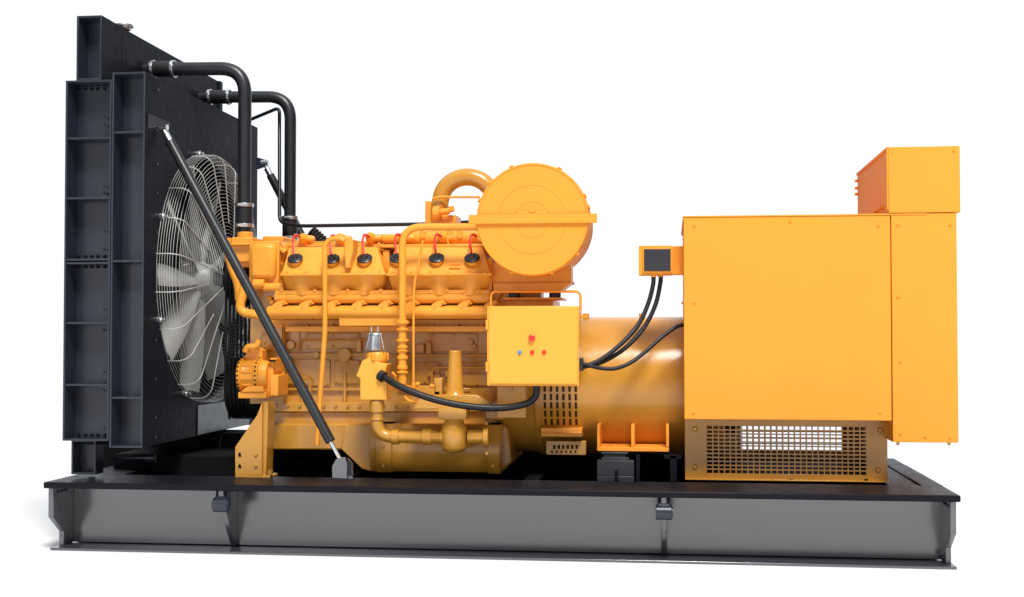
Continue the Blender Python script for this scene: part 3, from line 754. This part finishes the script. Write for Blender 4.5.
z = P(454, 419, Yg).z; zz = P(454, 405, Yg).z
cx_ = c.x; m.box((cx_ - .085, Yg - .075, z), (cx_ + .085, Yg + .08, zz)); m.build('gas_filter', YGLOSS_SHADED, gpi, 0.006)
m = MB()
m.pprism([(413, 409), (420, 398), (440, 395), (476, 395), (490, 402), (487, 407), (470, 409)], .37, .62); m.pbox(420, 391, 440, 399, .45, .6); m.pbox(434, 378, 442, 395, .45, .55); m.pbox(413, 386, 436, 392, .45, .55)
c = P(455, 398, .45); m.lathe(c, (0, 0, 1), [(0, .068), (.012, .070), (.03, .056), (.06, .050), (.26, .038), (.285, .036), (.287, .028)], 36)
m.build('gas_regulator', YGLOSS_SHADED, gpi, 0.004)
m = MB()
for px, py in ((418, 386), (420, 398), (432, 388), (414, 396), (426, 402)): m.lathe(P(px, py, .40), (0, -.6, 1), [(0, .014), (.02, .014), (.025, .008)], 10)
m.tube(PP([(392, 372), (400, 381), (410, 389), (418, 396)], .45), .009, 8, 4); m.tube(PP([(404, 396), (413, 402), (440, 400)], .46), .010, 8, 4)
m.pbox(390, 386, 412, 389, .55, .7); m.pbox(395, 376, 404, 381, .5, .6)
m.build('regulator_fitting', YCAST, gpi, 0.001)

# turbo inlet elbow
m = MB(); Ye = .95
m.tube(PP([(440, 222), (440, 204), (444, 190), (453, 181), (466, 177), (480, 180), (492, 190), (500, 200)], Ye), .056, 24, 6)
el = m.build('intake_elbow', YGLOSS_SHADED, root, 0, label='curved yellow intake elbow behind the round air cleaner')
m = MB(); m.pbox(425, 201, 438, 224, .95, 1.2); m.pbox(432, 215, 456, 224, .9, 1.1); m.cyl(P(438, 212, .85), P(450, 211, .85), .020, 14); m.cyl(P(451, 206, .86), P(452, 212, .86), .018, 12); m.cyl(P(433, 213, .86), P(440, 213, .86), .045, 16)
m.tube(PP([(432, 199), (440, 197), (452, 197), (480, 197)], .87), .008, 8, 3)
m.build('turbo_housing', YCAST, el, 0.006)

# air cleaner
Yd = .30; c = P(532.3, 219, Yd); Rd = S_(56, Yd)
m = MB()
m.lathe(c, (0, 1, 0), [(0, .0), (0, Rd*.30), (-.002, Rd*.305), (-.002, Rd*.32), (0, Rd*.325), (0, Rd*.60), (-.002, Rd*.605), (-.002, Rd*.62), (0, Rd*.625), (0, Rd*.955), (-.004, Rd*.965), (-.004, Rd*.985), (.006, Rd*1.0), (.045, Rd*1.01), (.052, Rd*.985), (.10, Rd*.985), (.11, Rd*1.0), (.12, Rd*.985), (.62, Rd*.965), (.64, Rd*.9)], 96)
ac = m.build('air_cleaner', YEL, root, 0, label='large round yellow air cleaner drum with a flat strap across it', smooth=12)
m = MB(); a, b = P(469, 218.5, Yd), P(597, 218.5, Yd)
m.box((a.x, Yd - .018, c.z - S_(4.6, Yd)), (b.x, Yd - .006, c.z + S_(4.6, Yd))); m.box((a.x, Yd - .0055, c.z - S_(4.6, Yd)), (a.x + .012, Yd + .01, c.z + S_(4.6, Yd))); m.box((b.x - .012, Yd - .0055, c.z - S_(4.6, Yd)), (b.x, Yd + .01, c.z + S_(4.6, Yd)))
m.build('strap', YEL, ac, 0.002)
m = MB(); m.box((c.x - .09, Yd - .012, c.z + .005), (c.x + .09, Yd - .003, c.z + .045)); m.cyl((c.x - .02, Yd - .008, c.z + .045), (c.x + .02, Yd - .008, c.z + .045), .010, 12); m.build('centre_clamp', YEL, ac, 0.006)
for deg in (62, 112, 24, 12, -38, -70, -112, -160, 160, 140):
    a_ = R(deg); u = Vector((math.cos(a_), 0, math.sin(a_))); t_ = Vector((-math.sin(a_), 0, math.cos(a_)))
    p = c + u*Rd*.985 + Vector((0, .01, 0)); m = MB()
    q = [p - t_*.016, p + t_*.016, p + t_*.011 + u*.018, p - t_*.011 + u*.018]
    m.prism(q, (0, .05, 0)); m.cyl(p + u*.010 + Vector((0, -.008, 0)), p + u*.010 + Vector((0, .05, 0)), .005, 10)
    m.build('rim_clip', YEL, ac, 0.003)
# support under the cleaner
m = MB()
m.pprism([(491, 262), (571, 262), (571, 283), (491, 285)], .62, .80)
m.pprism([(493, 283), (572, 282), (560, 291), (493, 292)], .60, .82)
m.pprism([(484, 290), (496, 262), (508, 284), (498, 300), (484, 320)], .64, 1.1)
m.pbox(487, 258, 492, 300, .60, .9)
hs = m.build('cleaner_support', YCAST, root, 0.006, label='brown shaded yellow housing carrying the air cleaner')
m = MB(); m.pbox(503, 297.5, 562, 299.5, .55, .9); m.pbox(490, 300, 553, 318, .70, 1.2); m.cyl(P(555, 301, .6), P(555, 299, .6), .012, 8); m.pbox(492, 289, 508, 300, .66, .9); m.pbox(520, 290, 541, 298, .72, .9); m.bolt(P(573, 283.5, .60), (1, 0, 0), .01, .01)
m.build('mount_plate', YCAST, hs, 0.002)
for px in (514.5, 555):
    m = MB(); cc = P(px, 298, .60); m.lathe(cc, (0, 0, 1), [(0, .034), (.006, .036), (.03, .036), (.034, .03)], 24); m.build('rubber_mount', RUB, hs, 0.001)

# control box
m = MB(); m.pbox(487, 306, 578.8, 386, .24, .42); cb = m.build('control_box', YBOX, root, 0.004, label='square yellow control box with buttons on the engine side')
m = MB(); m.pbox(489, 307, 577.5, 384, .231, .239); m.build('box_door', YBOX, cb, 0.003)
for py in (325, 367):
    m = MB(); m.cyl(P(487, py - 4, .235), P(487, py + 4, .235), .009, 12); m.pbox(485.5, py - 5, 488, py + 5, .236, .26); m.build('hinge', YBOX, cb, 0.001)
m = MB(); p = P(532, 338, .231); m.lathe(p + Vector((0, .004, 0)), (0, -1, 0), [(0, .012), (.012, .012), (.012, .019), (.022, .019), (.026, .014)], 28); m.build('stop_button', REDB, cb, 0, label='big red stop button')
for px, mm, l in ((519.7, BLUB, 'small blue push button'), (532.2, REDB, None), (544, REDB, None)):
    m = MB(); p = P(px, 352.3, .231); m.lathe(p + Vector((0, .004, 0)), (0, -1, 0), [(0, .0125), (.010, .0125), (.014, .009)], 20); m.build('push_button', mm, cb, 0, label=l)
m = MB()
for px, py in ((563, 326), (493, 311), (574, 311), (574, 381), (493, 381)): m.lathe(P(px, py, .2305), (0, -1, 0), [(-.003, .004), (.003, .004)], 10)
for px in (532,): m.lathe(P(px, 330, .2305), (0, -1, 0), [(-.003, .003), (.002, .003)], 8)
build_each(m, 'door_screw', YBOX, cb, 0)
m = MB(); m.tube(rounded(PP([(491, 312), (491, 291.5), (580.5, 291.5), (580.5, 318)], .44), .035, 5), .008, 10, 0)
m.pbox(579, 315, 588, 318, .43, .55); m.build('bracket_frame', YEL, cb, 0)
m = MB(); m.pbox(497, 386, 526, 418, .50, .62); m.cyl(P(511.5, 386, .5), P(511.5, 391, .5), .01, 8); m.build('junction_box', YGLOSS_SHADED, root, 0.004, label='small yellow junction box below the control box')

# cables
def cable(name, pts, r, lab, parent=root, ribbed=True):
    m = MB(); m.tube(pts, (lambda t: r) , 14, 10)
    return m.build(name, RUB, parent, 0, label=lab)
cable('gas_valve_cable', [P(384, 377, .36), P(395, 384, .30), P(415, 393, .27), P(440, 401, .27), P(470, 406.5, .29), P(500, 408, .32), P(525, 404, .33), P(535.5, 396, .33), P(536.5, 384, .33)], .0205, 'thick black cable sagging from gas valve to control box')
t_ = MB(); a = P(383, 376.5, .365); t_.lathe(P(380, 375, .37), P(388, 380, .345) - P(380, 375, .37), [(0, .034), (.03, .034), (.035, .024)], 18); t_.build('cable_gland', PIPEB, gv, 0)
cable('terminal_cable', [P(653.5, 274, .52), P(653, 285, .52), P(648, 304, .50), P(638, 325, .46), P(620, 345, .40), P(600, 360, .36), P(585, 366, .34), P(576, 367, .33)], .0135, 'left black cable curving down from terminal box')
cable('terminal_cable', [P(661, 274, .56), P(660, 285, .56), P(655, 306, .54), P(643, 329, .50), P(624, 349, .44), P(602, 362, .39), P(585, 366.5, .36), P(576, 368, .35)], .0135, 'right black cable curving down from terminal box')
cable('cabinet_cable', [P(684, 325, .60), P(676, 327, .55), P(662, 337, .50), P(645, 352, .44), P(630, 363, .40), P(615, 368.5, .36), P(600, 368, .34), P(584, 364, .32), P(576, 362, .32)], .012, 'thin black cable running from control box to cabinet')
m = MB(); m.pbox(578, 358, 583, 371, .29, .38); m.build('cable_gland', PIPEB, cb, 0.003)

# ------------------------------------------------------------------ alternator
Ya = 1.17
zt = P(630, 317, Ya).z; zb = P(600, 457, .95).z; Ra = (zt - zb)/2; za = (zt + zb)/2
xa, xb = P(540, 390, .8).x, P(684, 390, .8).x + .25
m = MB(); m.lathe((xa, Ya, za), (1, 0, 0), [(0, Ra*.96), (.01, Ra), (xb - xa, Ra)], 96)
alt = m.build('alternator', YGLOSS_SHADED, root, 0, label='yellow drum shaped alternator body between engine and cabinet')
m = MB(); x0 = P(496, 420, .85).x
m.lathe((x0, Ya, za), (1, 0, 0), [(0, Ra*.92), (.05, Ra*.98), (xa - x0 - .03, Ra*.98), (xa - x0 - .025, Ra*1.02), (xa - x0 + .012, Ra*1.02), (xa - x0 + .013, Ra*.98)], 72)
m.build('flywheel_housing', YGLOSS_SHADED, alt, 0)
def slots(px0, px1, py0, py1, nc, nr, name, dark=HOLE):
    m = MB()
    for i in range(nc):
        xA = P(px0 + (px1 - px0)*(i + .22)/nc, 410, .78).x; xB = P(px0 + (px1 - px0)*(i + .62)/nc, 410, .78).x
        for j in range(nr):
            rr_ = Ra + .0015
            def yz(py):
                z = P((px0 + px1)/2, py, .78).z; s_ = max(-.999, min(.999, (z - za)/Ra)); a = math.asin(s_)
                return a
            a0, a1 = yz(py0 + (py1 - py0)*(j + .12)/nr), yz(py0 + (py1 - py0)*(j + .88)/nr)
            for k in range(3):
                b0, b1 = a0 + (a1 - a0)*k/3, a0 + (a1 - a0)*(k + 1)/3
                q = [m.bm.verts.new((x, Ya - rr_*math.cos(b), za + rr_*math.sin(b))) for x, b in ((xA, b0), (xB, b0), (xB, b1), (xA, b1))]
                m.face(q)
    return build_each(m, name, dark, alt, 0)
slots(543, 580, 384, 426, 6, 5, 'vent_slot', SLOT)
m = MB(); a = P(541, 428, .70); b = P(582, 437, .70); m.box((a.x, .70, b.z), (b.x, .95, a.z)); m.box((a.x, .685, b.z + .02), (b.x, .70, b.z + .028)); m.build('vent_ledge', YCAST, alt, 0.003)
m = MB(); m.pbox(546, 441, 586, 455, .74, .80); m.build('lower_vent', YGLOSS_SHADED, alt, 0.004)
m = MB()
for k in range(6): m.pbox(553 + k*4.5, 445, 555.5 + k*4.5, 449, .737, .742); m.pbox(551 + k*4.7, 450.5, 553 + k*4.7, 453, .737, .742)
m.build('vent_slots', SLOT, alt, 0)
m = MB()
for px in (586, 642): m.cyl(P(px, 317, 1.1), P(px, 313.5, 1.1), .02, 10)
build_each(m, 'lifting_stud', YCAST, alt, 0)
# alternator foot
m = MB(); Yf = .62
m.pbox(597, 447.5, 669, 451.5, Yf, .95); m.pbox(597, 425, 600, 447.6, Yf, .95); m.pbox(666, 425, 669, 447.6, Yf, .95); m.pbox(631, 425, 634.5, 447.6, Yf, .95)
a, b = P(597, 420, .80), P(669, 452, .80); m.box((a.x, .90, P(630, 451, Yf).z), (P(669, 440, Yf).x, .93, P(630, 418, .9).z))
m.cyl(P(614, 447.6, .72), P(614, 444.5, .72), .016, 10)
af = m.build('alternator_foot', YEL, root, 0.003, label='open yellow tray foot with centre gusset under the alternator')
af2 = MB(); af2.box((P(597, 440, Yf).x, 1.5, P(630, 451.5, Yf).z), (P(669, 440, Yf).x, 1.75, P(630, 444, Yf).z)); af2.build('far_foot', YEL, af, 0.003)
m = MB()
for x0, y0, x1, y1, d in ((601, 452, 628, 454.5, 0), (603.5, 454.5, 626, 457.5, .01), (601.5, 457.5, 629, 460.5, 0), (597, 460.5, 634, 476, -.02)): m.pbox(x0, y0, x1, y1, Yf + d, .92)
m.box((P(597, 470, .6).x, .60, ZT - .12), (P(634, 470, .6).x, .92, P(615, 475.9, .6).z))
m.build('vibration_mount', MNT, root, 0.004, label='grey stepped vibration mount under the alternator foot')
m = MB(); m.pbox(615, 470, 618, 481, .58, .60); m.pbox(636, 455, 640, 482, .62, .66); m.pbox(670, 455, 677, 482, .60, .64); m.pbox(664, 455, 682, 459, .60, .75)
m.box((P(597, 470, .7).x, 1.45, ZT - .1), (P(634, 470, .7).x, 1.8, P(615, 452, .62).z))
build_each(m, 'mount_bracket', SKTOP, root, 0.003)

# ---- cabinet
Yc0, Yc1 = .40, 1.84
X0, X1 = P(684, 320, Yc0).x, P(891.5, 320, Yc0).x; X2 = P(957.5, 320, Yc0).x
Z0, Z1 = P(790, 420, Yc0).z, P(790, 216.5, Yc0).z; Zr0 = P(925, 442.5, Yc0).z
m = MB(); m.box((X0 + .006, Yc0 + .012, Z0 + .004), (X1, Yc1, Z1 - .006)); cab = m.build('alternator_cabinet', YEL, root, 0.003, label='large yellow sheet metal cabinet at the generator end')
m = MB(); m.box((X0, Yc0, Z0), (X1 - .003, Yc0 + .011, Z1)); m.build('front_panel', YEL, cab, 0.003)
m = MB(); m.box((X1 + .003, Yc0, Zr0), (X2, Yc1, P(925, 213.5, Yc0).z)); ec = m.build('end_cabinet', YEL, cab, 0.003)
m = MB(); m.box((X0 - .005, Yc0 - .004, Z1 + .001), (X1 + .2, Yc1, Z1 + .010)); m.build('top_sheet', YEL, cab, 0.002)
def screws(l, Y, parent):
    m = MB()
    for px, py in l: m.lathe(P(px, py, Y), (0, -1, 0), [(-.003, .009), (.001, .009), (.005, .006), (.005, .003), (.002, .003)], 12)
    build_each(m, 'panel_screw', YEL, parent, 0)
screws([(694, 303), (693.5, 413), (878, 226), (880, 413), (790, 222), (694, 226)], Yc0, cab)
screws([(898, 225), (898, 297), (900, 362), (900, 434), (925, 437), (950, 438), (950, 225)], Yc0, ec)
m = MB()
for px in (898, 949): m.cyl(P(px, 442, Yc0 + .02), P(px, 445, Yc0 + .02), .009, 10)
build_each(m, 'bottom_bolt', BOLT, ec, 0)
m = MB()
for py in (303, 322, 345, 262, 380): m.cyl(P(683, py, .6), P(681.5, py, .6), .008, 8)
build_each(m, 'side_bolt', YEL, cab, 0)
# top extension box
Xt0, Xt1 = P(888.5, 180, Yc0).x, P(960, 180, Yc0).x; Zt1 = P(925, 146.5, Yc0).z; Zt0 = P(925, 212.8, Yc0).z
m = MB(); m.box((Xt0, Yc0 - .004, Zt0 + .001), (Xt1, 1.66, Zt1)); tb = m.build('top_box', YEL, cab, 0.003)
m = MB(); m.box((Xt0 - .010, Yc0 - .005, Zt0 + .02), (Xt0 - .001, Yc0 + .02, Zt1 + .002)); m.box((Xt0 - .009, Yc0 + .02, Zt1 - .014), (Xt0 - .001, 1.655, Zt1 + .002)); m.build('box_edge', YEL, tb, 0.002)
m = MB(); m.lathe(P(954, 150, Yc0 - .004), (0, -1, 0), [(-.003, .009), (.005, .009)], 10); m.lathe(P(893, 152, Yc0 - .004), (0, -1, 0), [(-.003, .006), (.003, .006)], 10)
for yy in (.62, .8): m.cyl((Xt0, yy, Zt0 + .05), (Xt0 - .025, yy, Zt0 + .05), .012, 10)
for zz in (.05, .1, .14): m.cyl((Xt0, 1.64, Zt1 - zz), (Xt0 - .02, 1.64, Zt1 - zz), .010, 8)
build_each(m, 'box_screw', YEL, tb, 0)
# grille base
Yg0 = .64
gx0, gx1 = P(685, 450, Yg0).x, P(887.5, 450, Yg0).x; gz0 = P(786, 480, Yg0).z; gz1 = Z0 - .002
wx0, wx1 = P(707, 450, Yg0).x, P(866, 450, Yg0).x; wz0, wz1 = P(786, 474, Yg0).z, P(786, 426.5, Yg0).z
m = MB(); t = .006
m.box((gx0, Yg0, gz0), (wx0, Yg0 + t, gz1)); m.box((wx1, Yg0, gz0), (gx1, Yg0 + t, gz1)); m.box((wx0, Yg0, gz0), (wx1, Yg0 + t, wz0)); m.box((wx0, Yg0, wz1), (wx1, Yg0 + t, gz1))
m.box((gx0, Yg0 + t, gz0), (gx0 + t, Yc1, gz1)); m.box((gx1 - t, Yg0 + t, gz0), (gx1, Yc1, gz1))
m.box((gx0, Yg0 - .045, gz0 - .002), (gx1 + .0, Yg0 - .0005, gz0 + .006))
yb_ = Yc1 - .04; bx0_, bx1_ = P(741, 440, yb_).x, P(842, 440, yb_).x; bz0, bz1 = P(790, 450, yb_).z, P(790, 420, yb_).z
m.box((gx0 + t, yb_, gz0), (bx0_, yb_ + t, gz1)); m.box((bx1_, yb_, gz0), (gx1 - t, yb_ + t, gz1)); m.box((bx0_, yb_, gz0), (bx1_, yb_ + t, bz0))
m.box((gx0 + t, Yg0 + t, gz0), (gx1 - t, yb_, gz0 + .004))
gb = m.build('grille_base', YGLOSS_SHADED, cab, 0.0015, label='yellow vented base panel in shaded tone under the cabinet')
m = MB(); m.box((gx0 + .01, Yg0 + .02, gz0 + .006), (gx1 - .01, yb_ - .003, gz0 + .012)); m.build('inner_dark_sheet', DARK, gb, 0)  # near-black sheet added to keep the inside of the base dark
m = MB()
for i in range(1, 17):
    x = bx0_ + (bx1_ - bx0_)*i/17; m.box((x - .004, yb_ + .001, bz0), (x + .004, yb_ + .004, gz1 - .002))
for j in range(1, 7):
    z = bz0 + (gz1 - bz0)*j/7; m.box((bx0_, yb_ + .0002, z - .004), (bx1_, yb_ + .0034, z + .004))
m.build('rear_dimming_mesh', YGLOSS_SHADED, gb, 0)  # mesh added at the back to dim the bright rear opening
m = MB(); nc, nr = 27, 12
for i in range(1, nc):
    x = wx0 + (wx1 - wx0)*i/nc; m.box((x - .0035, Yg0 + .001, wz0), (x + .0035, Yg0 + .004, wz1))
for j in range(1, nr):
    z = wz0 + (wz1 - wz0)*j/nr; m.box((wx0, Yg0 + .0002, z - .0042), (wx1, Yg0 + .0034, z + .0042))
m.build('vent_mesh', YGLOSS_SHADED, gb, 0)
m = MB()
for px, py in ((695, 429), (695, 467), (880, 430), (878, 470)): m.lathe(P(px, py, Yg0), (0, -1, 0), [(-.003, .016), (.003, .016), (.010, .010)], 14)
build_each(m, 'panel_bolt', BOLT, gb, 0)
m = MB()
for px in (721, 791, 866): m.lathe(P(px, 480.5, Yg0 - .03), (0, 0, 1), [(-.002, .012), (.008, .012)], 10)
build_each(m, 'floor_bolt', HOLE, gb, 0)
# stator seen through the mesh
m = MB(); m.lathe((gx0 + .02, Ya, za + .05), (1, 0, 0), [(0, .36), (.30, .36)], 40); m.build('stator_end', DARK, gb, 0)

# terminal box
m = MB(); m.pbox(638.7, 245.5, 671.5, 275, .50, .62); m.pbox(671.3, 246, 684, 274.7, .54, .615)
tbx = m.build('terminal_box', YEL, root, 0.004, label='small yellow terminal box with dark window on cabinet side')
m = MB(); m.pbox(642.5, 247.5, 672.5, 273, .488, .499); m.build('window_frame', YEL, tbx, 0.004)
m = MB(); m.pbox(644, 249, 670.7, 271, .482, .487); m.build('window', GLASSD, tbx, 0.002)
m = MB()
for px, Y in ((653.5, .52), (660.5, .56)): m.cyl(P(px, 273, Y), P(px, 277, Y), .017, 14)
build_each(m, 'cable_gland', YEL, tbx, 0)

for o in bpy.data.objects:
    if '_w' in o: del o['_w']
